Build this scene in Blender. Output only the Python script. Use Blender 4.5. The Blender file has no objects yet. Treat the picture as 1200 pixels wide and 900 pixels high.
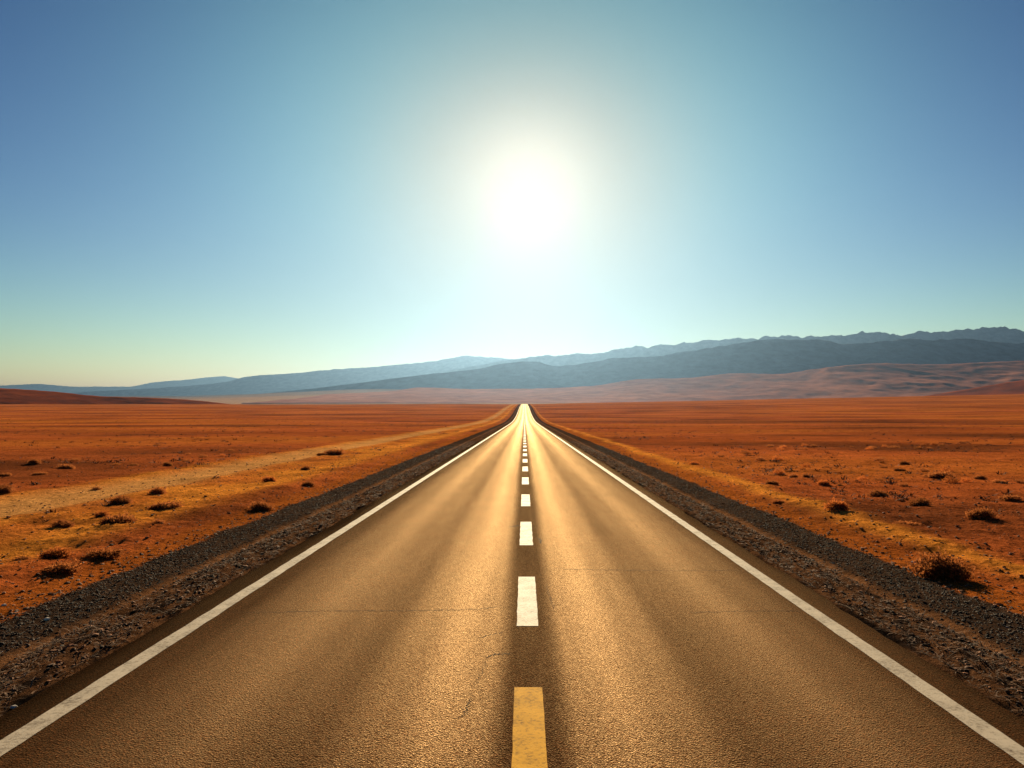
import bpy, math, random
import numpy as np
from mathutils import Vector

R = math.radians
SC = bpy.context.scene
COL = SC.collection
rng = np.random.default_rng(11)

# ------------------------------------------------------------------ camera
CAM_H = 2.42                      # metres above the asphalt
F_PX = 900.0                      # focal length in units of a 1200 wide frame
VPX, VPY = 614.5, 486.0           # where the flat road would vanish
cam_d = bpy.data.cameras.new('camera')
cam = bpy.data.objects.new('camera', cam_d)
COL.objects.link(cam)
SC.camera = cam
cam.location = (0, 0, CAM_H)
cam.rotation_euler = (R(90), 0, 0)
cam_d.sensor_width = 36.0
cam_d.lens = 36.0 * F_PX / 1200.0
cam_d.shift_x = (600 - VPX) / 1200.0
cam_d.shift_y = (VPY - 450) / 1200.0
cam_d.clip_start = 0.1
cam_d.clip_end = 120000.0

SUN_EL = math.atan((VPY - 214) / F_PX)
SUN_AZ = math.atan((620 - VPX) / F_PX)

# ------------------------------------------------------------------ helpers
def grad_table(seed):
    r = np.random.default_rng(seed)
    p = r.permutation(256)
    a = r.random(256) * 2 * np.pi
    return p, np.cos(a), np.sin(a)

def perlin(x, y, seed=0):
    p, gx, gy = grad_table(seed)
    xi = np.floor(x).astype(np.int64); yi = np.floor(y).astype(np.int64)
    xf = x - xi; yf = y - yi
    def g(ix, iy, dx, dy):
        h = p[(p[ix & 255] + iy) & 255]
        return gx[h] * dx + gy[h] * dy
    u = xf * xf * xf * (xf * (xf * 6 - 15) + 10)
    v = yf * yf * yf * (yf * (yf * 6 - 15) + 10)
    n00 = g(xi, yi, xf, yf); n10 = g(xi + 1, yi, xf - 1, yf)
    n01 = g(xi, yi + 1, xf, yf - 1); n11 = g(xi + 1, yi + 1, xf - 1, yf - 1)
    a = n00 + u * (n10 - n00); b = n01 + u * (n11 - n01)
    return (a + v * (b - a)) * 1.5

def fbm(x, y, octv=4, seed=0, gain=0.5):
    s = 0; a = 1.0; f = 1.0; t = 0
    for k in range(octv):
        s = s + a * perlin(x * f + 17.3 * k, y * f - 9.1 * k, seed + k); t += a
        a *= gain; f *= 2.03
    return s / t

def ridged(x, y, octv=5, seed=0):
    s = 0; a = 1.0; f = 1.0; t = 0
    for k in range(octv):
        n = 1 - np.abs(perlin(x * f + 5.7 * k, y * f + 3.3 * k, seed + k)) * 1.6
        s = s + a * n * n; t += a
        a *= 0.5; f *= 2.1
    return s / t

def sstep(a, b, x):
    t = np.clip((x - a) / (b - a), 0, 1)
    return t * t * (3 - 2 * t)

def pchip(xs, ys):
    xs = np.array(xs, float); ys = np.array(ys, float)
    h = np.diff(xs); d = np.diff(ys) / h
    m = np.zeros_like(xs)
    for i in range(1, len(xs) - 1):
        if d[i - 1] * d[i] > 0:
            w1 = 2 * h[i] + h[i - 1]; w2 = h[i] + 2 * h[i - 1]
            m[i] = (w1 + w2) / (w1 / d[i - 1] + w2 / d[i])
    m[0] = d[0]; m[-1] = d[-1]
    def f(x):
        x = np.clip(np.asarray(x, float), xs[0], xs[-1])
        i = np.clip(np.searchsorted(xs, x, side='right') - 1, 0, len(xs) - 2)
        t = (x - xs[i]) / h[i]
        return ((1 + 2 * t) * (1 - t) ** 2 * ys[i] + t * (1 - t) ** 2 * h[i] * m[i]
                + t * t * (3 - 2 * t) * ys[i + 1] + t * t * (t - 1) * h[i] * m[i + 1])
    return f

def make_mesh(name, verts, faces, mat=None, smooth=True, colors=None):
    """verts (n,3); faces: (m,k) array with one k"""
    verts = np.asarray(verts, np.float32); faces = np.asarray(faces, np.int32)
    me = bpy.data.meshes.new(name)
    n, m, k = len(verts), len(faces), faces.shape[1]
    me.vertices.add(n); me.vertices.foreach_set('co', verts.ravel())
    me.loops.add(m * k); me.loops.foreach_set('vertex_index', faces.ravel())
    me.polygons.add(m)
    me.polygons.foreach_set('loop_start', np.arange(0, m * k, k, dtype=np.int32))
    me.polygons.foreach_set('loop_total', np.full(m, k, np.int32))
    me.polygons.foreach_set('use_smooth', np.full(m, smooth, bool))
    me.update(calc_edges=True)
    if colors is not None:
        ca = me.color_attributes.new('albedo', 'FLOAT_COLOR', 'POINT')
        c = np.ones((n, 4), np.float32); c[:, :3] = colors
        ca.data.foreach_set('color', c.ravel())
    if mat: me.materials.append(mat)
    return me

def link(name, me, parent=None, loc=None):
    o = bpy.data.objects.new(name, me)
    COL.objects.link(o)
    if parent: o.parent = parent
    if loc is not None: o.location = loc
    return o

def tag(o, label=None, cat=None, group=None, kind=None):
    if label: o['label'] = label
    if cat: o['category'] = cat
    if group: o['group'] = group
    if kind: o['kind'] = kind
    return o

def grid_faces(nx, ny):
    i = np.arange(nx * ny).reshape(ny, nx)
    return np.stack([i[:-1, :-1], i[:-1, 1:], i[1:, 1:], i[1:, :-1]], -1).reshape(-1, 4)

# ------------------------------------------------------------------ node helper
class NT:
    def __init__(s, name):
        s.m = bpy.data.materials.new(name); s.m.use_nodes = True
        s.t = s.m.node_tree; s.t.nodes.clear()
        s.out = s.n('ShaderNodeOutputMaterial')
        s.b = s.n('ShaderNodeBsdfPrincipled')
        s.l(s.b.outputs[0], s.out.inputs['Surface'])
    def n(s, typ, **kw):
        nd = s.t.nodes.new(typ)
        for k, v in kw.items(): setattr(nd, k, v)
        return nd
    def l(s, a, b): s.t.links.new(a, b)
    def put(s, v, sock):
        if hasattr(v, 'links') or isinstance(v, bpy.types.NodeSocket): s.l(v, sock)
        else: sock.default_value = v
    def math(s, op, a, b=0.0, c=None, clamp=False):
        nd = s.n('ShaderNodeMath', operation=op, use_clamp=clamp)
        s.put(a, nd.inputs[0]); s.put(b, nd.inputs[1])
        if c is not None: s.put(c, nd.inputs[2])
        return nd.outputs[0]
    def pos(s):
        return s.n('ShaderNodeNewGeometry').outputs['Position']
    def scale(s, vec, sx, sy, sz):
        nd = s.n('ShaderNodeVectorMath', operation='MULTIPLY')
        s.l(vec, nd.inputs[0]); nd.inputs[1].default_value = (sx, sy, sz)
        return nd.outputs[0]
    def noise(s, vec, sc, det=3.0, rough=0.55):
        nd = s.n('ShaderNodeTexNoise'); s.l(vec, nd.inputs['Vector'])
        nd.inputs['Scale'].default_value = sc; nd.inputs['Detail'].default_value = det
        nd.inputs['Roughness'].default_value = rough
        return nd.outputs['Fac']
    def voro(s, vec, sc, feature='F1', out='Distance'):
        nd = s.n('ShaderNodeTexVoronoi', feature=feature); s.l(vec, nd.inputs['Vector'])
        nd.inputs['Scale'].default_value = sc
        return nd.outputs[out]
    def ramp(s, v, pts, interp='LINEAR'):
        nd = s.n('ShaderNodeValToRGB'); cr = nd.color_ramp; cr.interpolation = interp
        while len(cr.elements) < len(pts): cr.elements.new(0.5)
        for e, (p, c) in zip(cr.elements, pts):
            e.position = p; e.color = (c if len(c) == 4 else (*c, 1)) if hasattr(c, '__len__') else (c, c, c, 1)
        s.l(v, nd.inputs[0]); return nd.outputs['Color']
    def maprange(s, v, a, b, c, d):
        nd = s.n('ShaderNodeMapRange'); nd.inputs[1].default_value = a; nd.inputs[2].default_value = b
        nd.inputs[3].default_value = c; nd.inputs[4].default_value = d
        s.l(v, nd.inputs[0]); return nd.outputs[0]
    def mix(s, f, a, b, mode='MIX'):
        nd = s.n('ShaderNodeMix', data_type='RGBA', blend_type=mode)
        s.put(f, nd.inputs[0])
        for v, i in ((a, 6), (b, 7)):
            if isinstance(v, tuple): nd.inputs[i].default_value = (*v[:3], 1)
            else: s.l(v, nd.inputs[i])
        return nd.outputs[2]
    def bump(s, h, strength, dist, prev=None):
        nd = s.n('ShaderNodeBump'); nd.inputs['Strength'].default_value = strength
        nd.inputs['Distance'].default_value = dist; s.l(h, nd.inputs['Height'])
        if prev is not None: s.l(prev, nd.inputs['Normal'])
        return nd.outputs['Normal']
    def fin(s, color=None, rough=None, normal=None, spec=None, tint=None):
        for v, k in ((color, 'Base Color'), (rough, 'Roughness'), (normal, 'Normal'), (spec, 'Specular IOR Level')):
            if v is None: continue
            if isinstance(v, tuple): s.b.inputs[k].default_value = (*v[:3], 1)
            else: s.put(v, s.b.inputs[k])
        if tint: s.b.inputs['Specular Tint'].default_value = (*tint, 1)
        return s.m

# ------------------------------------------------------------------ materials
def mat_ground():
    t = NT('desert_soil'); p = t.pos()
    at = t.n('ShaderNodeAttribute', attribute_name='albedo').outputs['Color']
    n1 = t.noise(p, 9.0, 6, 0.65)
    n2 = t.noise(p, 70.0, 3, 0.6)
    n3 = t.noise(p, 0.6, 5, 0.6)
    n4 = t.noise(t.scale(p, 0.012, 0.03, 0), 1.0, 6, 0.62)
    c = t.mix(1.0, at, t.ramp(n1, [(0.3, 0.45), (0.7, 1.4)]), 'MULTIPLY')
    c = t.mix(1.0, c, t.ramp(n2, [(0.3, 0.5), (0.7, 1.4)]), 'MULTIPLY')
    c = t.mix(1.0, c, t.ramp(n3, [(0.3, 0.72), (0.7, 1.2)]), 'MULTIPLY')
    c = t.mix(1.0, c, t.ramp(n4, [(0.35, 0.75), (0.65, 1.2)]), 'MULTIPLY')
    nb = t.bump(n3, 0.5, 0.25)
    nb = t.bump(n1, 1.0, 0.07, nb)
    nb = t.bump(n2, 0.9, 0.016, nb)
    return t.fin(c, 1.0, nb, 0.0)

def mat_attr(name, rough=0.9, spec=0.2, nscale=60):
    t = NT(name); p = t.pos()
    at = t.n('ShaderNodeAttribute', attribute_name='albedo').outputs['Color']
    n = t.noise(p, nscale, 4, 0.6)
    c = t.mix(1.0, at, t.ramp(n, [(0.3, 0.7), (0.7, 1.25)]), 'MULTIPLY')
    return t.fin(c, rough, t.bump(n, 0.5, 0.01), spec)

ROAD_C = -0.12
def mat_asphalt():
    t = NT('asphalt'); p = t.pos()
    sep = t.n('ShaderNodeSeparateXYZ'); t.l(p, sep.inputs[0])
    x = sep.outputs['X']
    stone = t.voro(p, 70.0)                                   # chippings about a centimetre across
    stonec = t.voro(p, 70.0, out='Color')
    sepc = t.n('ShaderNodeSeparateColor'); t.l(stonec, sepc.inputs[0])
    grain = t.noise(p, 160.0, 3, 0.7)
    blot = t.noise(t.scale(p, 1.0, 0.06, 1.0), 2.6, 5, 0.6)     # streaks along the lanes
    blot2 = t.noise(p, 0.9, 5, 0.6)
    wob = t.math('MULTIPLY_ADD', t.noise(t.scale(p, 0.3, 0.025, 1), 1.0, 2), 0.3, -0.15)
    ax = t.math('ABSOLUTE', t.math('SUBTRACT', t.math('ADD', x, wob), 0.03))
    # wear across a lane: 0 at the centre line .. 1 at 4.2 m ; bright = polished wheel path
    wear = t.ramp(t.math('DIVIDE', ax, 4.2), [
        (0.00, 0.16), (0.035, 0.18), (0.10, 0.74), (0.17, 0.90), (0.27, 0.66), (0.36, 0.40),
        (0.45, 0.50), (0.56, 0.72), (0.68, 0.52), (0.82, 0.20), (1.00, 0.0)], 'EASE')
    sw = t.n('ShaderNodeSeparateColor'); t.l(wear, sw.inputs[0]); wear = sw.outputs[0]
    wear = t.math('ADD', wear, t.math('MULTIPLY_ADD', blot, 0.3, -0.15), clamp=True)
    base = t.mix(wear, (0.026, 0.0075, 0.0022), (0.092, 0.028, 0.0075))
    base = t.mix(1.0, base, t.ramp(sepc.outputs[0], [(0.0, 0.40), (0.75, 1.05), (1.0, 2.4)]), 'MULTIPLY')
    base = t.mix(1.0, base, t.ramp(t.math('DIVIDE', ax, 4.2), [(0.86, 1.0), (0.93, 0.45), (1.0, 0.3)]), 'MULTIPLY')
    base = t.mix(1.0, base, t.ramp(blot2, [(0.3, 0.8), (0.7, 1.2)]), 'MULTIPLY')
    rough = t.math('MULTIPLY_ADD', wear, -0.09, 0.79)
    rough = t.math('ADD', rough, t.math('MULTIPLY_ADD', sepc.outputs[1], 0.16, -0.08))
    h = t.math('ADD', stone, t.math('MULTIPLY', grain, 0.5))
    nb = t.bump(blot2, 0.12, 0.03)
    nb = t.bump(h, 0.6, 0.010, nb)
    # dusty binder (diffuse) under a polished amber film (glossy)
    dif = t.n('ShaderNodeBsdfDiffuse'); t.l(base, dif.inputs['Color']); t.l(nb, dif.inputs['Normal'])
    glo = t.n('ShaderNodeBsdfAnisotropic'); glo.inputs['Color'].default_value = (1.0, 0.71, 0.41, 1)
    t.l(rough, glo.inputs['Roughness']); t.l(nb, glo.inputs['Normal'])
    fr = t.n('ShaderNodeFresnel'); fr.inputs['IOR'].default_value = 1.09; t.l(nb, fr.inputs['Normal'])
    fac = t.math('MULTIPLY', fr.outputs[0], t.math('MULTIPLY_ADD', wear, 0.53, 0.025))
    mx = t.n('ShaderNodeMixShader'); t.l(fac, mx.inputs[0]); t.l(dif.outputs[0], mx.inputs[1]); t.l(glo.outputs[0], mx.inputs[2])
    t.l(mx.outputs[0], t.out.inputs['Surface'])
    return t.m

def mat_paint(name, col, worn, spec=0.16):
    t = NT(name); p = t.pos()
    n = t.noise(p, 28.0, 6, 0.7); n2 = t.noise(p, 4.0, 4, 0.6); g = t.voro(p, 95.0)
    k = t.math('ADD', t.math('MULTIPLY', n, 0.75), t.math('MULTIPLY', n2, 0.35))
    f = t.ramp(k, [(0.36, 1.0), (0.44, 0.55), (0.56, 0.0)])
    c = t.mix(f, col, worn)
    c = t.mix(1.0, c, t.ramp(n2, [(0.3, 0.78), (0.7, 1.08)]), 'MULTIPLY')
    nb = t.bump(g, 0.25, 0.006)
    return t.fin(c, 0.78, nb, spec, (1.0, 0.86, 0.6))

def mat_mountain(name, a, b):
    t = NT(name); p = t.pos()
    n = t.noise(t.scale(p, 1, 1, 2.2), 0.0016, 9, 0.62)
    n2 = t.noise(p, 0.012, 6, 0.65)
    c = t.mix(t.ramp(n, [(0.35, 0.0), (0.65, 1.0)]), a, b)
    c = t.mix(1.0, c, t.ramp(n2, [(0.3, 0.7), (0.7, 1.25)]), 'MULTIPLY')
    return t.fin(c, 1.0, t.bump(n2, 0.35, 8.0), 0.0)

def mat_plain(name, col, rough=0.9, spec=0.15, sc=40, var=0.35):
    t = NT(name); p = t.pos()
    oi = t.n('ShaderNodeObjectInfo').outputs['Random']
    n = t.noise(p, sc, 3, 0.6)
    c = t.mix(1.0, col, t.ramp(n, [(0.25, 1 - var), (0.75, 1 + var)]), 'MULTIPLY')
    c = t.mix(1.0, c, t.ramp(oi, [(0.0, 0.8), (1.0, 1.25)]), 'MULTIPLY')
    return t.fin(c, rough, None, spec)

M_GROUND = mat_ground()
M_ASPHALT = mat_asphalt()
M_WHITE = mat_paint('worn_white_paint', (0.80, 0.74, 0.62), (0.16, 0.10, 0.055))
M_EDGE = mat_paint('dusty_edge_paint', (0.52, 0.44, 0.34), (0.10, 0.06, 0.035), 0.10)
M_YELLOW = mat_paint('worn_amber_paint', (0.80, 0.41, 0.032), (0.14, 0.065, 0.02), 0.02)
M_CRACK = mat_plain('crack_tar', (0.012, 0.009, 0.007), 0.9, 0.05)
M_STONE = mat_attr('gravel_stone', 0.85, 0.25, 90)
M_STRAW = mat_attr('dry_straw', 0.9, 0.15, 50)
M_TWIG = mat_plain('dry_twig', (0.11, 0.052, 0.028), 0.9, 0.1)
def mat_leaf(name, col):
    t = NT(name); p = t.pos()
    oi = t.n('ShaderNodeObjectInfo').outputs['Random']
    c = t.mix(1.0, col, t.ramp(t.noise(p, 12, 3), [(0.25, 0.6), (0.75, 1.5)]), 'MULTIPLY')
    c = t.mix(1.0, c, t.ramp(oi, [(0.0, 0.75), (1.0, 1.35)]), 'MULTIPLY')
    d = t.n('ShaderNodeBsdfDiffuse'); tr = t.n('ShaderNodeBsdfTranslucent')
    t.l(c, d.inputs['Color']); t.l(c, tr.inputs['Color'])
    mx = t.n('ShaderNodeMixShader'); mx.inputs[0].default_value = 0.65
    t.l(d.outputs[0], mx.inputs[1]); t.l(tr.outputs[0], mx.inputs[2]); t.l(mx.outputs[0], t.out.inputs['Surface'])
    return t.m
M_LEAF = mat_leaf('dry_leaf', (0.30, 0.100, 0.030))
M_LEAF_RUST = mat_leaf('rusty_dry_leaf', (0.44, 0.130, 0.032))
M_SCRUB = mat_plain('scrub_speck', (0.075, 0.032, 0.016), 0.9, 0.1, 3)

# ------------------------------------------------------------------ terrain height
profile = pchip([-60, 0, 170, 230, 353, 450, 548, 760, 950, 1040, 1200, 1600, 2100, 3000, 4500, 6000, 9000, 14000, 32000],
                [0, 0, 0.0, 0.12, 1.8, 4.2, 6.9, 11.6, 15.4, 16.0, 13.5, 14.0, 24, 50, 118, 200, 300, 420, 600])
ROAD_TOP = 0.06

def ground_z(x, y, fine=True):
    x = np.asarray(x, float); y = np.asarray(y, float)
    z = profile(y)
    # the valley lies lower towards the left end
    z = z * (1 - 0.32 * sstep(0.12, 0.5, -x / np.maximum(y, 1.0)) * sstep(1800, 4500, y))
    # the plain climbs gently to the right on its way to the crest
    z = z + sstep(180, 950, y) * (1 - sstep(1400, 4000, y)) * np.clip(x, 0, 1500) * 0.0195
    a = np.abs(x - ROAD_C)
    off = sstep(14, 70, a)
    z = z + off * fbm(x / 330, y / 75, 4, 21) * 0.9 * sstep(40, 200, np.hypot(x, y))
    z = z + sstep(150, 900, a) * fbm(x / 900, y / 260, 4, 25) * 3.0 * sstep(200, 700, y) * (1 - sstep(2500, 4000, y))
    z = z + sstep(1800, 4500, y) * fbm(x / 2600, y / 1800, 5, 29) * 34
    d = np.hypot(x, y)
    w = sstep(6.0, 7.5, a)
    # shoulder: drop at the tarmac edge, littered strip, packed rut, gravel bank
    sh = np.interp(a, [3.90, 3.99, 4.02, 4.12, 4.25, 4.6, 4.95, 5.05, 5.2, 5.7, 6.2, 6.8, 7.6, 9.0, 12],
                      [-0.30, -0.30, -0.10, -0.12, -0.07, -0.01, -0.02, -0.05, -0.01, 0.01, -0.03, -0.01, 0.09, 0.02, 0.0])
    z = z + sh
    side = np.where(x < 0, 0.0, 37.0)
    lit = sstep(4.15, 4.3, a) * (1 - sstep(4.85, 5.0, a))
    near = (1 - sstep(60, 160, d))
    z = z + lit * near * (fbm(a * 9 + side, y * 3.2, 3, 31) * 0.045)
    z = z + sstep(4.0, 4.03, a) * (1 - sstep(4.1, 4.4, a)) * near * fbm(a * 2 + side, y * 2.2, 2, 33) * 0.04
    z = z + sstep(5.0, 5.2, a) * near * fbm(a * 6 + side, y * 6, 2, 35) * 0.02
    # open sand
    trk = np.exp(-((x + 13.4) / 1.35) ** 4)
    rough = w * (1 - 0.85 * trk)
    z = z + rough * (fbm(x / 7, y / 5, 3, 41) * 0.16 * (1 - sstep(150, 400, d)))
    z = z + rough * (fbm(x / 1.6, y / 1.1, 3, 43) * 0.10 * (1 - sstep(50, 130, d)))
    z = z + rough * (fbm(x / 0.35, y / 0.28, 3, 45) * 0.045 * (1 - sstep(18, 45, d)))
    z = z - trk * 0.06 + 0.05 * np.exp(-((np.abs(x + 13.4) - 1.6) / 0.35) ** 2) * near
    return z

def ground_color(x, y):
    a = np.abs(x - ROAD_C); d = np.hypot(x, y)
    side = np.where(x < 0, 0.0, 51.0)
    def C(r, g, b): return np.array([r, g, b])
    def mixc(c, k, f): return c + (np.asarray(k) - c) * f[..., None]
    red = C(0.52, 0.125, 0.032); orange = C(0.66, 0.195, 0.033); bright = C(0.88, 0.31, 0.045)
    darks = C(0.15, 0.050, 0.020)
    c = np.broadcast_to(red, x.shape + (3,)).copy()
    n = fbm(x / 46, y / 26, 5, 61)
    c = mixc(c, orange, sstep(-0.05, 0.4, n) * 0.7)
    c = mixc(c, darks, sstep(0.02, 0.38, -n) * 0.8)
    n2 = fbm(x / 260, y / 70, 4, 66)
    c = mixc(c, orange, sstep(0.0, 0.4, n2) * sstep(60, 200, d) * 0.6)
    c = mixc(c, darks, sstep(0.05, 0.4, -n2) * sstep(60, 200, d) * 0.55)
    c = mixc(c, C(0.60, 0.20, 0.065), sstep(250, 900, y) * 0.45)
    # the verge between gravel and track on the left is brighter, patchy sand
    wob = fbm(y / 9 + side, a * 0 + 3.7, 3, 71) * 1.2
    vl = np.where(x < 0, sstep(7.6, 9.2, a + wob) * (1 - sstep(15.0, 16.2, a)), 0)
    c = mixc(c, orange * 1.1, vl * 0.9)
    n3 = fbm(x / 2.2 + 9, y / 5.5, 4, 74)
    c = mixc(c, bright, vl * sstep(-0.1, 0.3, n3) * 0.9)
    c = mixc(c, darks * 1.2, vl * sstep(0.12, 0.4, -n3) * 0.55)
    # pale band running beside the gravel
    cen = np.where(x < 0, 8.9, 7.55) + wob * 0.45
    wid = np.where(x < 0, 0.8, 0.42)
    c = mixc(c, bright, np.exp(-((a - cen) / wid) ** 2) * 0.95)
    # graded dirt track on the left
    trk = np.exp(-((x + 13.4 + fbm(y / 20, y * 0 + 1.1, 2, 77) * 0.5) / 1.45) ** 4)
    c = mixc(c, C(0.78, 0.37, 0.115), trk * 0.95)
    # red foot of the verge
    c = mixc(c, C(0.46, 0.125, 0.020), sstep(5.9, 6.2, a) * (1 - sstep(6.5, 7.3, a)) * 0.9)
    # shoulder
    edge = fbm(y / 1.4 + side, a * 0 + 8.2, 4, 79) * 0.26
    g = sstep(3.7, 3.9, a) * (1 - sstep(6.08, 6.2, a + edge))
    c = mixc(c, C(0.075, 0.043, 0.027), g)
    c = mixc(c, C(0.26, 0.115, 0.048), g * np.exp(-((a - 5.03 + edge * 0.5) / 0.13) ** 2))
    l = sstep(4.12, 4.22, a + edge) * (1 - sstep(4.88, 4.98, a))
    c = mixc(c, C(0.15, 0.070, 0.033), l)
    c = mixc(c, C(0.035, 0.022, 0.016), l * sstep(0.0, 0.3, fbm(a * 8 + side, y * 1.5, 3, 81)))
    c = mixc(c, C(0.012, 0.009, 0.008), sstep(3.85, 3.9, a) * (1 - sstep(4.14, 4.28, a + edge)))
    # valley floor beyond the crest: paler dust, brightened further as painted low haze
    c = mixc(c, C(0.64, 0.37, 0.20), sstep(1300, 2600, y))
    c = mixc(c, C(0.20, 0.15, 0.12), sstep(3000, 7000, y))  # greyed with distance so the floor blends into the mountain haze
    return c

# ------------------------------------------------------------------ ground sheet
def spread(start, step, grow, end):
    out = [start]; s = step
    while out[-1] < end:
        out.append(out[-1] + s); s *= grow
    return np.array(out)
side_x = np.concatenate([np.array([0.0, 1.6, 3.2, 3.80, 3.90, 3.96]), np.arange(3.99, 9.0, 0.042), spread(9.0, 0.045, 1.036, 31000)])
xs = np.concatenate([-side_x[::-1][:-1], side_x]) + ROAD_C
ys = np.concatenate([-spread(6, 2, 1.6, 31000)[::-1], np.arange(-4, 4.4, 0.6)])
yy = [4.6]
while yy[-1] < 31000:
    yy.append(yy[-1] + max(0.045, 0.0102 * yy[-1]))
ys = np.concatenate([ys, np.array(yy)])
GX, GY = np.meshgrid(xs, ys)
GZ = ground_z(GX, GY)
V = np.stack([GX, GY, GZ], -1).reshape(-1, 3)
CL = ground_color(GX, GY).reshape(-1, 3)
ground = link('ground', make_mesh('ground', V, grid_faces(len(xs), len(ys)), M_GROUND, True, CL))
tag(ground, 'orange red desert plain of sand and stones either side of the road', 'ground', kind='structure')

# ------------------------------------------------------------------ road
ry = np.concatenate([np.arange(-20, 4, 2.0), np.array([v for v in np.arange(4, 1130, 2.0)])])
def ribbon(x0, x1, y_arr, dz, wob=None, nx=2):
    xx = np.linspace(x0, x1, nx)
    X, Y = np.meshgrid(xx, y_arr)
    if wob is not None: X = X + wob(X, Y)
    Z = profile(Y) + dz
    return np.stack([X, Y, Z], -1).reshape(-1, 3), grid_faces(nx, len(y_arr))
# tarmac with a broken lip: many rows near the camera so the edge can wander
ryf = np.concatenate([np.arange(-20, 3, 1.0), np.arange(3, 60, 0.12), np.arange(60, 1130, 2.0)])
cols = np.array([-4.10, -3.0, -1.5, 0, 1.5, 3.0, 3.86])
X, Y = np.meshgrid(cols, ryf)
ed = fbm(Y / 0.9, Y * 0 + 4.4, 4, 91) * 0.07
X = X + np.where(np.abs(X - ROAD_C) > 3.9, ed * np.sign(X), 0)
Z = profile(Y) + ROAD_TOP
top = np.stack([X, Y, Z], -1)
lipL = top[:, :1] + np.array([-0.03, 0, -0.22]); lipR = top[:, -1:] + np.array([0.03, 0, -0.22])
full = np.concatenate([lipL, top, lipR], 1)
road = link('road', make_mesh('road', full.reshape(-1, 3), grid_faces(full.shape[1], full.shape[0]), M_ASPHALT, False))
tag(road, 'straight two lane asphalt road running to the horizon into the sun', 'road', kind='structure')

def wobf(seed):
    return lambda X, Y: fbm(Y / 0.5 + X * 3, Y * 0 + seed, 3, 95) * 0.012
for x0, x1, lab in ((-3.79, -3.61, 3.3), (3.36, 3.54, 8.8)):
    v, f = ribbon(x0, x1, ryf, ROAD_TOP + 0.004, wobf(lab))
    link('edge_line', make_mesh('edge_line', v, f, M_EDGE, False), road)

def dash_mesh(y0, y1, mat):
    n = max(2, int((y1 - y0) / 0.1) if y0 < 40 else 3)
    yv = np.linspace(y0, y1, n)
    v, f = ribbon(-0.085, 0.155, yv, ROAD_TOP + 0.004, (lambda X, Y: fbm(Y / 0.35 + X * 9, Y * 0 + 2.2, 3, 97) * 0.010) if y0 < 40 else None)
    return make_mesh('lane_dash', v, f, mat, False)
dashes = [(3.55, 6.64, M_YELLOW), (8.57, 11.17, M_WHITE), (13.87, 16.9, M_WHITE), (19.8, 22.7, M_WHITE), (26.0, 28.9, M_WHITE)]
y = 32.0
while len(dashes) < 95:
    dashes.append((y, y + 2.9, M_WHITE)); y += 5.9
for y0, y1, m in dashes:
    o = link('lane_dash', dash_mesh(y0, y1, m), road)
    if m is M_YELLOW: o['label'] = 'amber yellow painted dash, the nearest'
vs, fs, k = [], [], 0
while y < 1100:
    v, f = ribbon(-0.085, 0.155, np.linspace(y, y + 2.9, 3), ROAD_TOP + 0.004)
    vs.append(v); fs.append(f + k); k += len(v); y += 5.9
o = link('lane_dashes', make_mesh('lane_dashes', np.concatenate(vs), np.concatenate(fs), M_WHITE, False), road)
o['kind'] = 'stuff'

# cracks in the tarmac (pixel -> road point)
def px2g(px, py):
    Y = CAM_H * F_PX / (py - VPY)
    return (px - VPX) * Y / F_PX, Y
def crack(pts, w, jag, seed):
    P = np.array([px2g(*q) for q in pts])
    t = np.linspace(0, len(P) - 1, 90)
    i = np.clip(t.astype(int), 0, len(P) - 2); fr = (t - i)[:, None]
    L = P[i] * (1 - fr) + P[i + 1] * fr
    d = np.gradient(L, axis=0); d /= np.linalg.norm(d, axis=1)[:, None] + 1e-9
    nrm = np.stack([-d[:, 1], d[:, 0]], -1)
    s = np.arange(90) / 6.0
    L = L + nrm * (fbm(s, s * 0 + seed, 3, 101) * jag)[:, None]
    ww = w * (0.55 + 0.9 * np.abs(fbm(s * 2.3, s * 0 + seed + 5, 2, 103)) * 2) * np.minimum(1, np.minimum(np.arange(90), 89 - np.arange(90)) / 12 + .1)
    a = L + nrm * ww[:, None] / 2; b = L - nrm * ww[:, None] / 2
    v = np.stack([a, b], 1).reshape(-1, 2)
    v = np.concatenate([v, (profile(v[:, 1]) + ROAD_TOP + 0.0025)[:, None]], 1)
    link('crack', make_mesh('crack', v, grid_faces(2, 90), M_CRACK, False), road)
crack([(270, 724), (400, 722), (500, 721.5), (560, 720), (588, 716)], 0.014, 0.05, 1.0)
crack([(638, 671), (700, 672.5), (790, 673.5), (872, 673)], 0.014, 0.05, 2.0)
crack([(569, 778), (580, 774), (600, 773)], 0.016, 0.05, 3.0)
crack([(536, 851), (545, 846), (548, 836), (552, 826)], 0.009, 0.05, 4.0)
crack([(556, 812), (568, 790), (571, 778)], 0.004, 0.05, 5.0)
crack([(596, 621), (603, 620), (609, 619)], 0.05, 0.05, 6.0)
crack([(630, 634), (634, 637), (633, 641)], 0.02, 0.05, 7.0)
crack([(640, 690), (644, 705), (650, 720)], 0.005, 0.06, 8.0)
crack([(560, 755), (575, 750), (592, 748)], 0.010, 0.08, 9.0)
crack([(800, 724), (880, 722), (960, 722)], 0.010, 0.04, 10.0)

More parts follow.
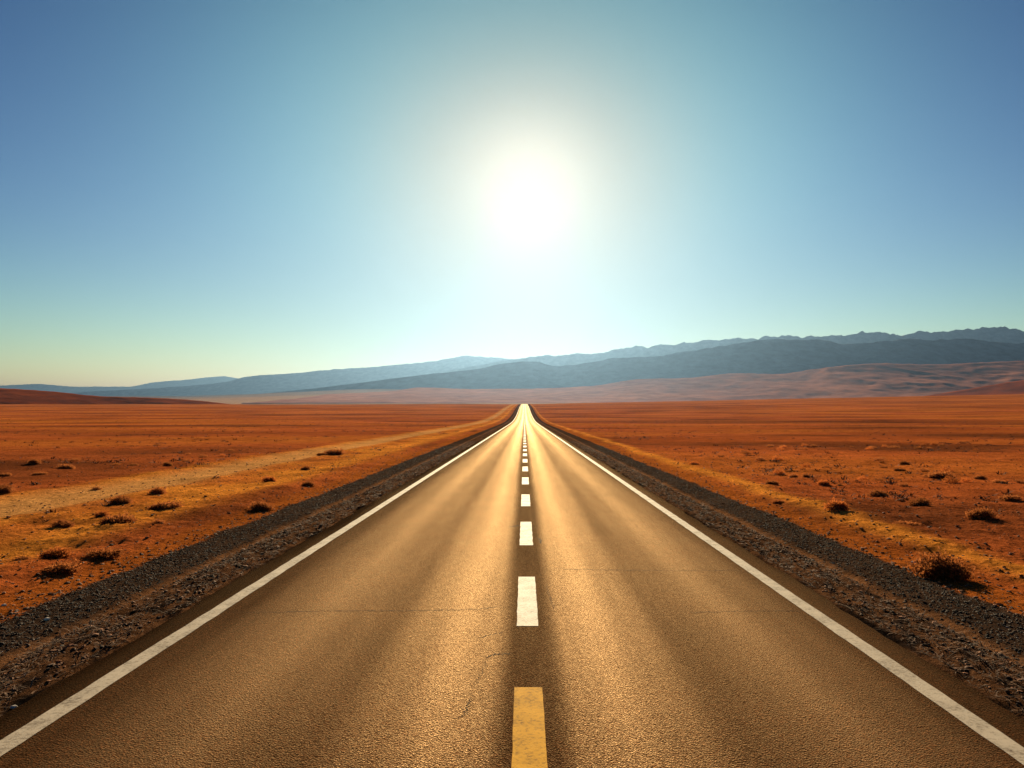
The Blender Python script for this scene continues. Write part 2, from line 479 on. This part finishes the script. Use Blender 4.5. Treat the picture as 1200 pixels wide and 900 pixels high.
# ------------------------------------------------------------------ mountains
def px_profile(pts):
    return pchip([p[0] for p in pts], [p[1] for p in pts])
def mountain(name, pts, D, depth_f, depth_b, mat, spur, nx, ny, seed, base_py, wl, rough=1.0, back=0.5, narrow=True, mist_apron=False):
    """ridge whose crest stands at distance D; pts = silhouette in photo pixels"""
    f = px_profile(pts)
    px = np.linspace(pts[0][0], pts[-1][0], nx)
    t = np.concatenate([np.linspace(-1, 0, ny), np.linspace(0, 1, ny // 3)[1:]])
    PX, T = np.meshgrid(px, t)
    Xc = (PX - VPX) * D / F_PX
    X = Xc
    crest = CAM_H + (VPY - f(PX)) * D / F_PX
    base = CAM_H + (VPY - base_py) * (D - depth_f) / F_PX - 30
    hgt = np.maximum(crest - base, 1.0)
    k = np.clip(hgt / hgt.max(), 0.22, 1.0) if narrow else 1.0          # low stretches are narrower too
    Y = D + np.where(T < 0, T * depth_f * k, T * depth_b)
    sh = np.where(T < 0, (1 + T), 1 - T * back)
    prof = np.where(T < 0, (0.28 * sh + 0.72 * sh ** 2.0) if mist_apron else (0.55 * sh + 0.45 * sh ** 1.5), sh)  # base mist put into the shape: concave foot catches sun as pale band
    rid = ridged(X / wl + 0.35 * fbm(X / wl, Y / wl, 2, seed + 9), Y / (wl * 1.9), 6, seed) - 0.55
    env = np.clip(4 * (1 + T) * (-T), 0, 1) * (T < 0) + np.where(T >= 0, T * 0.4, 0)
    Z = base + hgt * prof + rid * hgt * spur * 0.42 * (0.30 + env)  * np.clip((1 + T) * 6, 0, 1) * (np.clip(sh * 1.5 - 0.25, 0, 1) if mist_apron else 1.0)
    Z = Z + fbm(X / (wl * .12), Y / (wl * .12), 4, seed + 4) * hgt * 0.035 * rough
    Z = np.where(T <= -0.999, base - 120, Z)
    # ends taper under the ground
    v = np.stack([X, Y, Z], -1).reshape(-1, 3)
    return link(name, make_mesh(name, v, grid_faces(nx, len(t)), mat, True))

M_FAR = mat_mountain('hazed_far_rock', (0.22, 0.26, 0.31), (0.28, 0.31, 0.35))  # haze painted into the rock colour: bluer and lighter for the far ranges
M_MID = mat_mountain('hazed_mid_rock', (0.11, 0.13, 0.17), (0.15, 0.165, 0.20))  # blue of the haze mixed into the rock, darker than the far ranges
M_FOOT = mat_mountain('foothill_soil', (0.40, 0.165, 0.115), (0.55, 0.235, 0.145))
M_HILL = mat_mountain('red_hill_soil', (0.36, 0.075, 0.017), (0.48, 0.105, 0.022))

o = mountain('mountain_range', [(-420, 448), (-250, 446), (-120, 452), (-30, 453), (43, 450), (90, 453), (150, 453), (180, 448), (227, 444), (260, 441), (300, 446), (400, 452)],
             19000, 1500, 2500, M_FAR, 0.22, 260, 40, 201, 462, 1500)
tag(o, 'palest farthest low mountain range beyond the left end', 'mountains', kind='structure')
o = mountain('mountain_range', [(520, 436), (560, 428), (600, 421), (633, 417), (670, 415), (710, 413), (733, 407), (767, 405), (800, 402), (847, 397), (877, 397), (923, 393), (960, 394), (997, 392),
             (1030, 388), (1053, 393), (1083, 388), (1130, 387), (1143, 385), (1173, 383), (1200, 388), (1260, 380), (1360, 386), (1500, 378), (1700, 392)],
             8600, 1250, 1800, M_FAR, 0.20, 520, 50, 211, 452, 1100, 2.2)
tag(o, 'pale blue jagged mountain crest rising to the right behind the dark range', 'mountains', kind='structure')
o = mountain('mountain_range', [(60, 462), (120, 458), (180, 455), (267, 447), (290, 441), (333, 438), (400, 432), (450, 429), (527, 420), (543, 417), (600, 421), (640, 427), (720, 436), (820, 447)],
             11500, 2300, 2200, M_FAR, 0.18, 420, 50, 221, 461, 1300, 0.8, mist_apron=True)
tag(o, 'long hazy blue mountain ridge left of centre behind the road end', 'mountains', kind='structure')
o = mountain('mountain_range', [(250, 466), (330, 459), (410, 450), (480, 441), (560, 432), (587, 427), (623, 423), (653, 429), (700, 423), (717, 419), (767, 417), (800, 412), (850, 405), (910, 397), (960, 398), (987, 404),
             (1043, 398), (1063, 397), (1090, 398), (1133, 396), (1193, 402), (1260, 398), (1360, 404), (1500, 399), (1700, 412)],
             5900, 1700, 900, M_MID, 0.24, 560, 56, 231, 456, 900, 0.9, mist_apron=True)
tag(o, 'dark blue mountain range with spurs on the right', 'mountains', kind='structure')
o = mountain('foothills', [(380, 462), (460, 458), (493, 454), (560, 456), (630, 455), (693, 452), (750, 444), (800, 443), (867, 437), (910, 438), (950, 433), (1000, 427), (1033, 425), (1080, 427), (1133, 425), (1200, 423),
             (1300, 428), (1420, 424), (1600, 432)],
             4200, 1250, 700, M_FOOT, 0.26, 560, 60, 241, 463, 620, 0.5, narrow=False)
tag(o, 'purple brown rolling foothills at the foot of the right mountains', 'hills', kind='structure')
o = mountain('hills', [(1085, 464), (1123, 458), (1167, 450), (1200, 445), (1260, 440), (1340, 444), (1460, 452), (1560, 464)],
             2600, 800, 600, M_HILL, 0.20, 220, 40, 251, 466, 300, 0.5)
tag(o, 'low reddish hill at the right end of the plain', 'hills', kind='structure')
o = mountain('hills', [(-420, 470), (-300, 460), (-200, 452), (-100, 451), (0, 455), (50, 458), (117, 464), (200, 467), (250, 471), (290, 476)],
             1150, 380, 300, M_HILL, 0.16, 260, 50, 261, 478, 160, 0.35)
tag(o, 'low rounded red hill at the left end of the plain', 'hills', kind='structure')

# ------------------------------------------------------------------ stuff: gravel, straw, pebbles
ICO_V = []
def ico():
    t = (1 + 5 ** .5) / 2
    v = np.array([(-1, t, 0), (1, t, 0), (-1, -t, 0), (1, -t, 0), (0, -1, t), (0, 1, t), (0, -1, -t), (0, 1, -t), (t, 0, -1), (t, 0, 1), (-t, 0, -1), (-t, 0, 1)], float)
    v /= np.linalg.norm(v[0])
    f = np.array([(0, 11, 5), (0, 5, 1), (0, 1, 7), (0, 7, 10), (0, 10, 11), (1, 5, 9), (5, 11, 4), (11, 10, 2), (10, 7, 6), (7, 1, 8),
                  (3, 9, 4), (3, 4, 2), (3, 2, 6), (3, 6, 8), (3, 8, 9), (4, 9, 5), (2, 4, 11), (6, 2, 10), (8, 6, 7), (9, 8, 1)])
    return v, f
def stones(name, X, Y, size, cols, zoff=0.15, flat=0.6):
    iv, fi = ico(); n = len(X)
    v = np.broadcast_to(iv, (n, 12, 3)) * (1 + (rng.random((n, 12, 1)) - .5) * 0.6)
    ax = size[:, None] * np.stack([0.7 + rng.random(n) * .6, 0.7 + rng.random(n) * .6, flat * (0.7 + rng.random(n) * .6)], -1)
    v = v * ax[:, None]
    a = rng.random(n) * 6.283; c, s = np.cos(a)[:, None], np.sin(a)[:, None]
    vx = v[..., 0] * c - v[..., 1] * s; vy = v[..., 0] * s + v[..., 1] * c
    z = ground_z(X, Y)
    P = np.stack([vx + X[:, None], vy + Y[:, None], v[..., 2] + (z + size * zoff)[:, None]], -1).reshape(-1, 3)
    F = (fi[None] + 12 * np.arange(n)[:, None, None]).reshape(-1, 3)
    C = np.repeat(cols, 12, 0)
    return make_mesh(name, P, F, M_STONE, False, C)
def logy(n, y0, y1, pw=1.0):
    u = rng.random(n); return y0 * (y1 / y0) ** (u ** pw)
n = 46000
Yg = logy(n, 4.5, 60, 1.15); sg = np.where(rng.random(n) < .5, -1, 1)
ag = 5.16 + rng.random(n) * 0.92
ag = np.where(rng.random(n) < 0.32, ag + rng.normal(0, .42, n), ag)
ag = np.where(ag < 4.25, 5.3, ag)
Xg = ROAD_C + sg * ag
tone = rng.random(n)[:, None]
colg = (0.022 + 0.085 * tone ** 2.6) * np.array([1.0, 0.50, 0.26])
colg[rng.random(n) < 0.012] = (0.42, 0.36, 0.30)
sz = (0.005 + 0.012 * rng.random(n) ** 3) * (1 + Yg / 90)
g = link('gravel', stones('gravel', Xg, Yg, sz, colg))
tag(g, 'dark grey brown gravel banked along both road shoulders', 'gravel', kind='stuff')

n = 30000
Yp = logy(n, 4.6, 60); sp = np.where(rng.random(n) < .5, -1, 1)
ap = np.where(rng.random(n) < 0.2, 4.3 + rng.random(n) * .7, 6.1 + rng.random(n) ** 1.8 * (4 + Yp * 0.8))
Xp = ROAD_C + sp * ap
tone = rng.random(n)[:, None]
colp = (0.07 + 0.33 * tone ** 1.5) * np.array([1.0, 0.36, 0.12])
colp[rng.random(n) < 0.006] = (0.60, 0.52, 0.42)
szp = (0.007 + 0.022 * rng.random(n) ** 4) * (1 + Yp / 60)
g = link('pebbles', stones('pebbles', Xp, Yp, szp, colp))
tag(g, 'scattered small reddish pebbles on the sandy verges', 'pebbles', kind='stuff')

def blades(X, Y, Z, length, width, ang, tilt, cols, name, mat, curl=0.0):
    """thin tapered flat straws: 2 quads each"""
    n = len(X)
    d = np.stack([np.cos(ang) * np.cos(tilt), np.sin(ang) * np.cos(tilt), np.sin(tilt)], -1)
    sd = np.stack([-np.sin(ang), np.cos(ang), np.zeros(n)], -1)
    p0 = np.stack([X, Y, Z], -1)
    p1 = p0 + d * (length * .55)[:, None]
    p2 = p0 + d * length[:, None]; p2[:, 2] -= curl * length
    w = width[:, None] / 2
    P = np.stack([p0 - sd * w, p0 + sd * w, p1 - sd * w * .8, p1 + sd * w * .8, p2 - sd * w * .15, p2 + sd * w * .15], 1).reshape(-1, 3)
    q = np.array([[0, 1, 3, 2], [2, 3, 5, 4]])
    F = (q[None] + 6 * np.arange(n)[:, None, None]).reshape(-1, 4)
    return make_mesh(name, P, F, mat, False, np.repeat(cols, 6, 0))
n = 15000
Ys = logy(n, 4.4, 70, 1.1); ss = np.where(rng.random(n) < .5, -1, 1)
as_ = 4.26 + rng.random(n) * 0.74
keep = fbm(as_ * 3 + ss * 20, Ys * 0.9, 3, 301) + rng.normal(0, .12, n) > -0.08
Ys, ss, as_ = Ys[keep], ss[keep], as_[keep]; n = len(Ys)
Xs = ROAD_C + ss * as_
an = rng.normal(math.pi / 2, 0.75, n) + np.where(rng.random(n) < .5, math.pi, 0)
tn = rng.random(n)[:, None]
cs = (0.05 + 0.24 * tn ** 1.7) * np.array([1.0, 0.50, 0.24])
me = blades(Xs, Ys, ground_z(Xs, Ys) + 0.004, 0.05 + 0.16 * rng.random(n), (0.004 + 0.006 * rng.random(n)) * (1 + Ys / 25), an, rng.random(n) * 0.45, cs, 'dry_straw', M_STRAW, 0.12)
g = link('dry_straw', me)
tag(g, 'brown dry straw and plant litter lying along the tarmac edges', 'dry straw', kind='stuff')

# low scrub specks over the plain: too many and too small to count
n = 11000
Yt = logy(n, 17, 420, 0.8)
Xt = np.where(rng.random(n) < .5, -1, 1) * (9.5 + rng.random(n) ** 1.2 * (12 + Yt * 0.75))
den = fbm(Xt / 22, Yt / 12, 4, 311)
keep = (den + rng.normal(0, .1, n) > 0.02) & ~((np.abs(Xt + 13.4) < 1.9)) & (Xt > -(10 + Yt * 0.8))
Xt, Yt = Xt[keep], Yt[keep]; n = len(Xt)
nb = 14
r0 = (0.05 + 0.13 * rng.random(n) ** 2) * (1 + Yt / 350)
Xb = np.repeat(Xt, nb) + rng.normal(0, 1, n * nb) * np.repeat(r0, nb) * 0.55
Yb = np.repeat(Yt, nb) + rng.normal(0, 1, n * nb) * np.repeat(r0, nb) * 0.55
Lb = np.repeat(r0, nb) * (0.6 + rng.random(n * nb))
Zb = np.repeat(ground_z(Xt, Yt), nb) - 0.01
cb = (0.045 + 0.09 * rng.random(n * nb)[:, None]) * np.array([1.0, 0.40, 0.17])
me = blades(Xb, Yb, Zb, Lb, Lb * 0.18, rng.random(n * nb) * 6.283, 0.15 + rng.random(n * nb) * 0.7, cb, 'low_scrub', M_STRAW, 0.1)
g = link('low_scrub', me)
tag(g, 'sparse brown specks of low scrub over the desert plain', 'low scrub', kind='stuff')

# ------------------------------------------------------------------ desert bushes
def bush_meshes(seed, w, h, nst, nlf, leafmat, spread_=1.0):
    """twiggy dome of radius w/2 and height h; returns (twigs mesh, foliage mesh)"""
    r = np.random.default_rng(seed)
    lob = r.random(6) * 6.283
    SX, LX = [], []
    tv, tf, lv, lf = [], [], [], []
    kt = kl = 0
    for i in range(nst):
        az = r.random() * 6.283
        el = math.acos(1 - r.random() * 0.93) if True else 0          # from the vertical
        reach = (0.72 + 0.28 * math.sin(2 * az + lob[0]) * math.cos(3 * az + lob[1])) * (0.7 + 0.42 * r.random())
        d = np.array([math.cos(az) * math.sin(el) * w / 2, math.sin(az) * math.sin(el) * w / 2, math.cos(el) * h]) * reach
        d[2] = max(d[2], h * 0.10)
        b = np.array([math.cos(az), math.sin(az), 0]) * r.random() * w * 0.10
        mid = b + d * 0.5 + np.array([0, 0, h * 0.10]) + r.normal(0, .04, 3) * w
        end = b + d
        rad = 0.006 + 0.005 * r.random()
        pts = [b - np.array([0, 0, .03]), mid, end]
        rr = [rad, rad * .65, rad * .25]
        up = np.array([0.3, 0.2, 0.9]); dirn = end - b; dirn /= np.linalg.norm(dirn) + 1e-9
        s1 = np.cross(dirn, up); s1 /= np.linalg.norm(s1) + 1e-9; s2 = np.cross(dirn, s1)
        for p_, q_ in zip(pts, rr):
            for k in range(3):
                aa = k * 2.0944
                tv.append(p_ + (s1 * math.cos(aa) + s2 * math.sin(aa)) * q_)
        for sgm in range(2):
            for k in range(3):
                a0 = kt + sgm * 3 + k; a1 = kt + sgm * 3 + (k + 1) % 3
                tf.append((a0, a1, a1 + 3, a0 + 3))
        kt += 9
        for j in range(nlf):
            t = 0.25 + 0.78 * r.random() ** 0.7
            p_ = (1 - t) ** 2 * b + 2 * t * (1 - t) * mid + t * t * end
            p_ = p_ + r.normal(0, .035, 3) * w
            p_[2] = max(p_[2], 0.005)
            dd = d / (np.linalg.norm(d) + 1e-9) * 0.7 + r.normal(0, .7, 3); dd /= np.linalg.norm(dd)
            sd = np.cross(dd, r.normal(0, 1, 3)); sd /= np.linalg.norm(sd) + 1e-9
            L = (0.035 + 0.055 * r.random()) * (0.6 + w * 0.5); W = L * (0.10 + .16 * r.random())
            lv += [p_ - sd * W * .4, p_ + dd * L * .5 - sd * W, p_ + dd * L, p_ + dd * L * .5 + sd * W]
            lf.append((kl, kl + 1, kl + 2, kl + 3)); kl += 4
    return (make_mesh('twigs', np.array(tv), np.array(tf), M_TWIG, False),
            make_mesh('foliage', np.array(lv), np.array(lf), leafmat, False))

KIND = {
    'round':  bush_meshes(1, 1.0, 0.50, 240, 24, M_LEAF),
    'wide':   bush_meshes(2, 1.0, 0.30, 220, 20, M_LEAF),
    'sparse': bush_meshes(3, 1.0, 0.48, 120, 8, M_LEAF),
    'rust':   bush_meshes(4, 1.0, 0.45, 220, 22, M_LEAF_RUST),
}
SMALL = [bush_meshes(20 + i, 1.0, 0.42 + .06 * i, 60, 14, M_LEAF if i < 2 else M_LEAF_RUST)[1] for i in range(3)]

def put_bush(kind, px, py, wpx, label, hscale=1.0, rot=0.0):
    X, Y = px2g(px, py)
    w = wpx * Y / F_PX
    e = bpy.data.objects.new('desert_bush', None); COL.objects.link(e)
    e.empty_display_size = 0.2
    z = float(ground_z(np.array([X]), np.array([Y]))[0])
    e.location = (X, Y, z - 0.01); e.rotation_euler = (0, 0, rot); e.scale = (w, w, w * hscale)
    tag(e, label, 'bush', 'desert bushes by the road')
    tw, fo = KIND[kind]
    link('twigs', tw, e); link('foliage', fo, e)
    return e

BUSH = [
    # kind, x, y(base), width px, height scale, label
    ('round', 1106, 674, 66, 1.0, 'largest dark bush right of the road, beside the bright sand strip'),
    ('rust', 982, 604, 30, 0.9, 'rusty brown bush sitting on the bright sand strip right of the road'),
    ('round', 1147, 612, 32, 0.9, 'dark bush near the right frame edge, above the largest dark bush'),
    ('round', 1078, 595, 26, 0.9, 'dark rounded bush between the rusty strip bush and the right frame edge'),
    ('round', 1031, 582, 24, 0.9, 'dark bush directly above and right of the rusty strip bush'),
    ('rust', 966, 569, 17, 0.9, 'small rusty bush above the rusty strip bush, right of the road'),
    ('sparse', 984, 570, 10, 0.9, 'tiny thin bush just right of the small rusty bush'),
    ('round', 930, 560, 12, 0.9, 'left of two small dark bushes close together right of the road'),
    ('round', 945, 561, 10, 0.9, 'right of two small dark bushes close together right of the road'),
    ('wide', 904, 572, 18, 0.9, 'low flat bush at the far edge of the right sand strip'),
    ('wide', 913, 590, 18, 0.8, 'low bush between gravel bank and bright sand strip on the right'),
    ('wide', 1062, 618, 34, 0.6, 'flat sprawling scrub just above the bright strip, left of the largest bush'),
    ('wide', 1099, 561, 34, 0.8, 'wide low dark scrub patch far out on the right plain'),
    ('round', 1148, 561, 14, 0.9, 'small dark bush right of the wide low scrub patch'),
    ('wide', 1172, 567, 18, 0.8, 'flat bush at the right frame edge, level with the wide scrub patch'),
    ('wide', 1184, 585, 26, 0.8, 'wide dark bush cut near the right frame edge, above the near right bushes'),
    ('round', 1060, 543, 13, 0.9, 'small dark bush above the wide low scrub patch on the right plain'),
    ('wide', 1054, 553, 15, 0.8, 'small flat bush left of the wide low scrub patch'),
    ('rust', 813, 547, 14, 1.0, 'small rusty bush close to the right gravel bank, farthest along the road'),
    ('wide', 122, 654, 46, 0.8, 'largest dark low bush on the left verge, nearest the left gravel bank'),
    ('wide', 70, 672, 46, 0.8, 'dark bush at the lower left, nearest to the camera on the left verge'),
    ('rust', 66, 656, 36, 0.8, 'rusty bush behind the lower left dark bush'),
    ('sparse', 28, 662, 22, 0.7, 'thin low bush nearest the left frame edge'),
    ('round', 75, 619, 26, 0.9, 'rounded bush left of the dark bush on the bright left sand'),
    ('wide', 137, 617, 42, 0.9, 'dark wide bush on the bright left sand between verge and track'),
    ('rust', 119, 607, 18, 0.9, 'small rusty bush just behind the dark wide left bush'),
    ('round', 142, 591, 27, 0.8, 'dark bush at the near edge of the left dirt track'),
    ('wide', 193, 597, 40, 0.7, 'long flat dark bush on the sand right of the track edge bush'),
    ('round', 184, 580, 21, 0.9, 'dark bush at the track edge, above the long flat bush'),
    ('sparse', 187, 618, 16, 0.8, 'thin small bush on the dark soil between long flat bush and gravel'),
    ('round', 307, 597, 28, 0.9, 'dark round bush close to the left gravel bank, halfway along the verge'),
    ('rust', 316, 564, 18, 0.9, 'rusty bush on the left verge above the dark round bush'),
    ('round', 360, 570, 16, 0.9, 'small bush near the left gravel, right of the rusty verge bush'),
    ('round', 358, 551, 13, 0.9, 'small dark bush beside the far stretch of the left track'),
    ('wide', 392, 533, 26, 0.9, 'dark scrub clump at the far end of the left dirt track'),
    ('wide', 377, 534, 14, 0.8, 'small scrub left of the clump at the track end'),
    ('sparse', 113, 572, 15, 0.8, 'thin bush on the far edge of the left dirt track'),
    ('round', 4, 579, 24, 0.9, 'dark bush cut by the left frame edge beyond the track'),
    ('wide', 5, 557, 16, 0.8, 'low bush at the left frame edge far beyond the track'),
    ('round', 40, 545, 15, 0.9, 'small bush beyond the track, left of the wide far bush'),
    ('wide', 78, 549, 20, 0.9, 'wide far bush on the red plain beyond the left track'),
    ('wide', 47, 555, 18, 0.7, 'flat bush below the small bush beyond the left track'),
    ('round', 197, 545, 13, 0.9, 'small dark bush alone on the red plain left of the track end'),
    ('wide', 157, 545, 12, 0.8, 'small flat bush left of the lone bush on the red plain'),
]
for i, (k, px, py, w, hs, lab) in enumerate(BUSH):
    put_bush(k, px, py, w, lab, hs, i * 1.7)

# smaller bushes scattered farther out, nothing tells them apart
cnt = 0; tries = 0
while cnt < 64 and tries < 5000:
    tries += 1
    right = rng.random() < 0.66
    py = 521 + 50 * rng.random() ** 1.6
    px = (640 + (py - 486) * 3.4 + rng.random() * 520) if right else rng.random() * max(10, 560 - (py - 486) * 4.5)
    if not (-5 < px < 1205): continue
    X, Y = px2g(px, py)
    if abs(X) < 9.2 or abs(X + 13.4) < 2.2: continue
    if any(abs(px - b[1]) < 16 and abs(py - b[2]) < 7 for b in BUSH): continue
    if fbm(np.array([X / 22]), np.array([Y / 12]), 4, 311)[0] < -0.03: continue
    w = (0.24 + 0.34 * rng.random())
    o = link('small_bush', SMALL[cnt % 3])
    o.location = (X, Y, float(ground_z(np.array([X]), np.array([Y]))[0]) - 0.01)
    o.rotation_euler = (0, 0, rng.random() * 6.28); o.scale = (w * 1.3, w * 1.3, w)
    tag(o, 'small brown bush dotted far out on the red plain', 'bush', 'small bushes dotted over the plain')
    cnt += 1

# a few pale stones that stand out on the verges
def stone(px, py, size, label, seed):
    X, Y = px2g(px, py)
    r = np.random.default_rng(seed); iv, fi = ico()
    v = iv * (1 + (r.random((12, 1)) - .5) * .5) * np.array([1.2, 0.8, 0.65]) * size
    me = make_mesh('stone', v, fi, M_STONE, False, np.full((12, 3), 1) * np.array([0.62, 0.55, 0.46]))
    o = link('stone', me); o.location = (X, Y, float(ground_z(np.array([X]), np.array([Y]))[0]) + size * .35)
    tag(o, label, 'stone', 'pale stones beside the road')
stone(1070, 658, 0.035, 'pale stone on the sand left of the largest right bush', 1)
stone(55, 727, 0.035, 'pale stone lying in the left gravel bank', 2)
stone(17, 818, 0.030, 'pale stone in the straw strip at the lower left', 3)
stone(5, 708, 0.030, 'pale stone on red sand at the left frame edge', 4)

# ------------------------------------------------------------------ haze
HZ_TOP, HZ_BOT, HZ_R = 1160.0, -60.0, 33000.0
hv = np.array([(x, y, z) for z in (HZ_BOT, HZ_TOP) for y in (-HZ_R, HZ_R) for x in (-HZ_R, HZ_R)], float)
hf = np.array([(0, 2, 3, 1), (4, 5, 7, 6), (0, 1, 5, 4), (2, 6, 7, 3), (0, 4, 6, 2), (1, 3, 7, 5)])
hm = bpy.data.materials.new('haze_air'); hm.use_nodes = True
ht = hm.node_tree; ht.nodes.clear()
ho = ht.nodes.new('ShaderNodeOutputMaterial'); hp = ht.nodes.new('ShaderNodeVolumePrincipled')
hp.inputs['Color'].default_value = (0.106, 0.196, 0.345, 1)
hp.inputs['Density'].default_value = 4.8e-5
hp.inputs['Anisotropy'].default_value = 0.76
ht.links.new(hp.outputs[0], ho.inputs['Volume'])
hz = link('haze', make_mesh('haze', hv, hf, hm, False))
tag(hz, 'thin pale haze over the whole plain up to the mountains', 'haze', kind='stuff')

# ------------------------------------------------------------------ world and sun
w = bpy.data.worlds.new('World'); SC.world = w; w.use_nodes = True
wt = w.node_tree; wt.nodes.clear()
def wn(t, **k):
    n_ = wt.nodes.new(t)
    for a_, b_ in k.items(): setattr(n_, a_, b_)
    return n_
sky = wn('ShaderNodeTexSky', sky_type='NISHITA', sun_disc=False, sun_elevation=SUN_EL, sun_rotation=SUN_AZ,
         altitude=600, air_density=1.0, dust_density=0.0, ozone_density=4.0)
BGS = 0.07
ssep = wn('ShaderNodeSeparateColor'); wt.links.new(sky.outputs[0], ssep.inputs[0])
scomb = wn('ShaderNodeCombineColor')
bg = wn('ShaderNodeBackground'); bg.inputs[1].default_value = BGS
wo = wn('ShaderNodeOutputWorld')
# brightening of the air right round the sun
tc = wn('ShaderNodeTexCoord')
sd = Vector((math.sin(SUN_AZ) * math.cos(SUN_EL), math.cos(SUN_AZ) * math.cos(SUN_EL), math.sin(SUN_EL)))
nrm = wn('ShaderNodeVectorMath', operation='NORMALIZE'); wt.links.new(tc.outputs['Generated'], nrm.inputs[0])
dot = wn('ShaderNodeVectorMath', operation='DOT_PRODUCT'); wt.links.new(nrm.outputs[0], dot.inputs[0]); dot.inputs[1].default_value = sd
def wm(op, a_, b_=0.0, clamp=False):
    n_ = wn('ShaderNodeMath', operation=op, use_clamp=clamp)
    for v_, i_ in ((a_, 0), (b_, 1)):
        if isinstance(v_, (int, float)): n_.inputs[i_].default_value = v_
        else: wt.links.new(v_, n_.inputs[i_])
    return n_.outputs[0]
theta = wm('ARCCOSINE', wm('MINIMUM', dot.outputs['Value'], 0.9999999))
def lobe(sig, amp, pw=2.0):
    e = wm('POWER', wm('DIVIDE', theta, sig), pw)
    return wm('MULTIPLY', wm('EXPONENT', wm('MULTIPLY', e, -1.0)), amp)
def tint(v_, c_):
    n_ = wn('ShaderNodeVectorMath', operation='SCALE'); n_.inputs[0].default_value = c_; wt.links.new(v_, n_.inputs['Scale']); return n_.outputs[0]
def vadd(a_, b_):
    n_ = wn('ShaderNodeVectorMath', operation='ADD'); wt.links.new(a_, n_.inputs[0]); wt.links.new(b_, n_.inputs[1]); return n_.outputs[0]
# deepen the clear blue: per channel contrast of the sky model
for ch, (ref, out_, g_) in enumerate(((0.28, 0.23, 2.8), (0.45, 0.375, 2.2), (0.52, 0.285, 1.8))):
    v_ = wm('POWER', wm('MULTIPLY', ssep.outputs[ch], BGS / ref), g_)
    wt.links.new(wm('MULTIPLY', v_, out_ / BGS), scomb.inputs[ch])
def vadd_s(a_, b_): return wm('ADD', a_, b_)
# low air is yellower; the glow round the sun thins out with height
zsep = wn('ShaderNodeSeparateXYZ'); wt.links.new(nrm.outputs[0], zsep.inputs[0])
el = wm('MAXIMUM', zsep.outputs['Z'], 0.0)
warm = wm('SUBTRACT', 1.0, wm('MULTIPLY', wm('EXPONENT', wm('DIVIDE', el, -math.sin(R(6)))), 0.34))
bl = wm('MULTIPLY', scomb.inputs[2].links[0].from_socket, warm)
wt.links.new(bl, scomb.inputs[2])
thin = wm('EXPONENT', wm('MULTIPLY', wm('POWER', wm('DIVIDE', wm('MAXIMUM', wm('SUBTRACT', el, math.sin(SUN_EL)), 0.0), math.sin(R(11))), 2.0), -1.0))
# the blue gives way to a milky ring round the sun
hole = wm('SUBTRACT', 1.0, lobe(R(19), 1.0))
basev = wn('ShaderNodeVectorMath', operation='SCALE')
wt.links.new(scomb.outputs[0], basev.inputs[0]); wt.links.new(hole, basev.inputs['Scale'])
thin_r = wm('EXPONENT', wm('MULTIPLY', wm('POWER', wm('DIVIDE', wm('MAXIMUM', wm('SUBTRACT', el, math.sin(SUN_EL)), 0.0), math.sin(R(19))), 2.0), -1.0))
low = wm('EXPONENT', wm('MULTIPLY', wm('POWER', wm('DIVIDE', wm('MAXIMUM', wm('SUBTRACT', math.sin(SUN_EL), el), 0.0), math.sin(R(14))), 2.0), -1.0))
ring = wm('MULTIPLY', wm('SUBTRACT', lobe(R(20), 1.0 / BGS), lobe(R(10), 1.0 / BGS)), thin_r)
ring = wm('MULTIPLY', ring, wm('EXPONENT', wm('MULTIPLY', wm('POWER', wm('DIVIDE', wm('MAXIMUM', wm('SUBTRACT', math.sin(SUN_EL), el), 0.0), math.sin(R(11))), 2.0), -1.0)))
# dusty warm air low under the sun
dusty = wm('MULTIPLY', lobe(R(38), 0.29 / BGS), wm('EXPONENT', wm('MULTIPLY', el, -1 / math.sin(R(9.5)))))
tot = vadd(vadd(vadd(tint(dusty, (1.0, 0.42, 0.08)), tint(ring, (0.06, 0.235, 0.235))), basev.outputs[0]), vadd(tint(lobe(R(4.8), 0.20 / BGS), (1, 0.92, 0.75)),
           tint(wm('MULTIPLY', vadd_s(lobe(R(12), 0.075 / BGS), lobe(R(11), 0.05 / BGS, 4.0)), wm('MULTIPLY', thin, low)), (1.0, 0.52, 0.08))))
wt.links.new(tot, bg.inputs[0]); wt.links.new(bg.outputs[0], wo.inputs[0])

sl = bpy.data.lights.new('sun', 'SUN'); sl.energy = 5.0; sl.angle = R(0.5); sl.color = (1.0, 0.79, 0.48)
so = bpy.data.objects.new('sun', sl); COL.objects.link(so)
so.rotation_euler = (-sd).to_track_quat('-Z', 'Y').to_euler()
so.location = (0, 0, 50)

# ------------------------------------------------------------------ render settings
SC.render.engine = 'CYCLES'
cy = SC.cycles
cy.use_denoising = True
cy.max_bounces = 4; cy.diffuse_bounces = 2; cy.glossy_bounces = 2; cy.transmission_bounces = 2
cy.volume_bounces = 0; cy.transparent_max_bounces = 8
cy.sample_clamp_indirect = 4.0
SC.view_settings.view_transform = 'Standard'; SC.view_settings.look = 'None'
SC.view_settings.exposure = 1.12; SC.view_settings.gamma = 1.0
SC.view_settings.use_curve_mapping = False
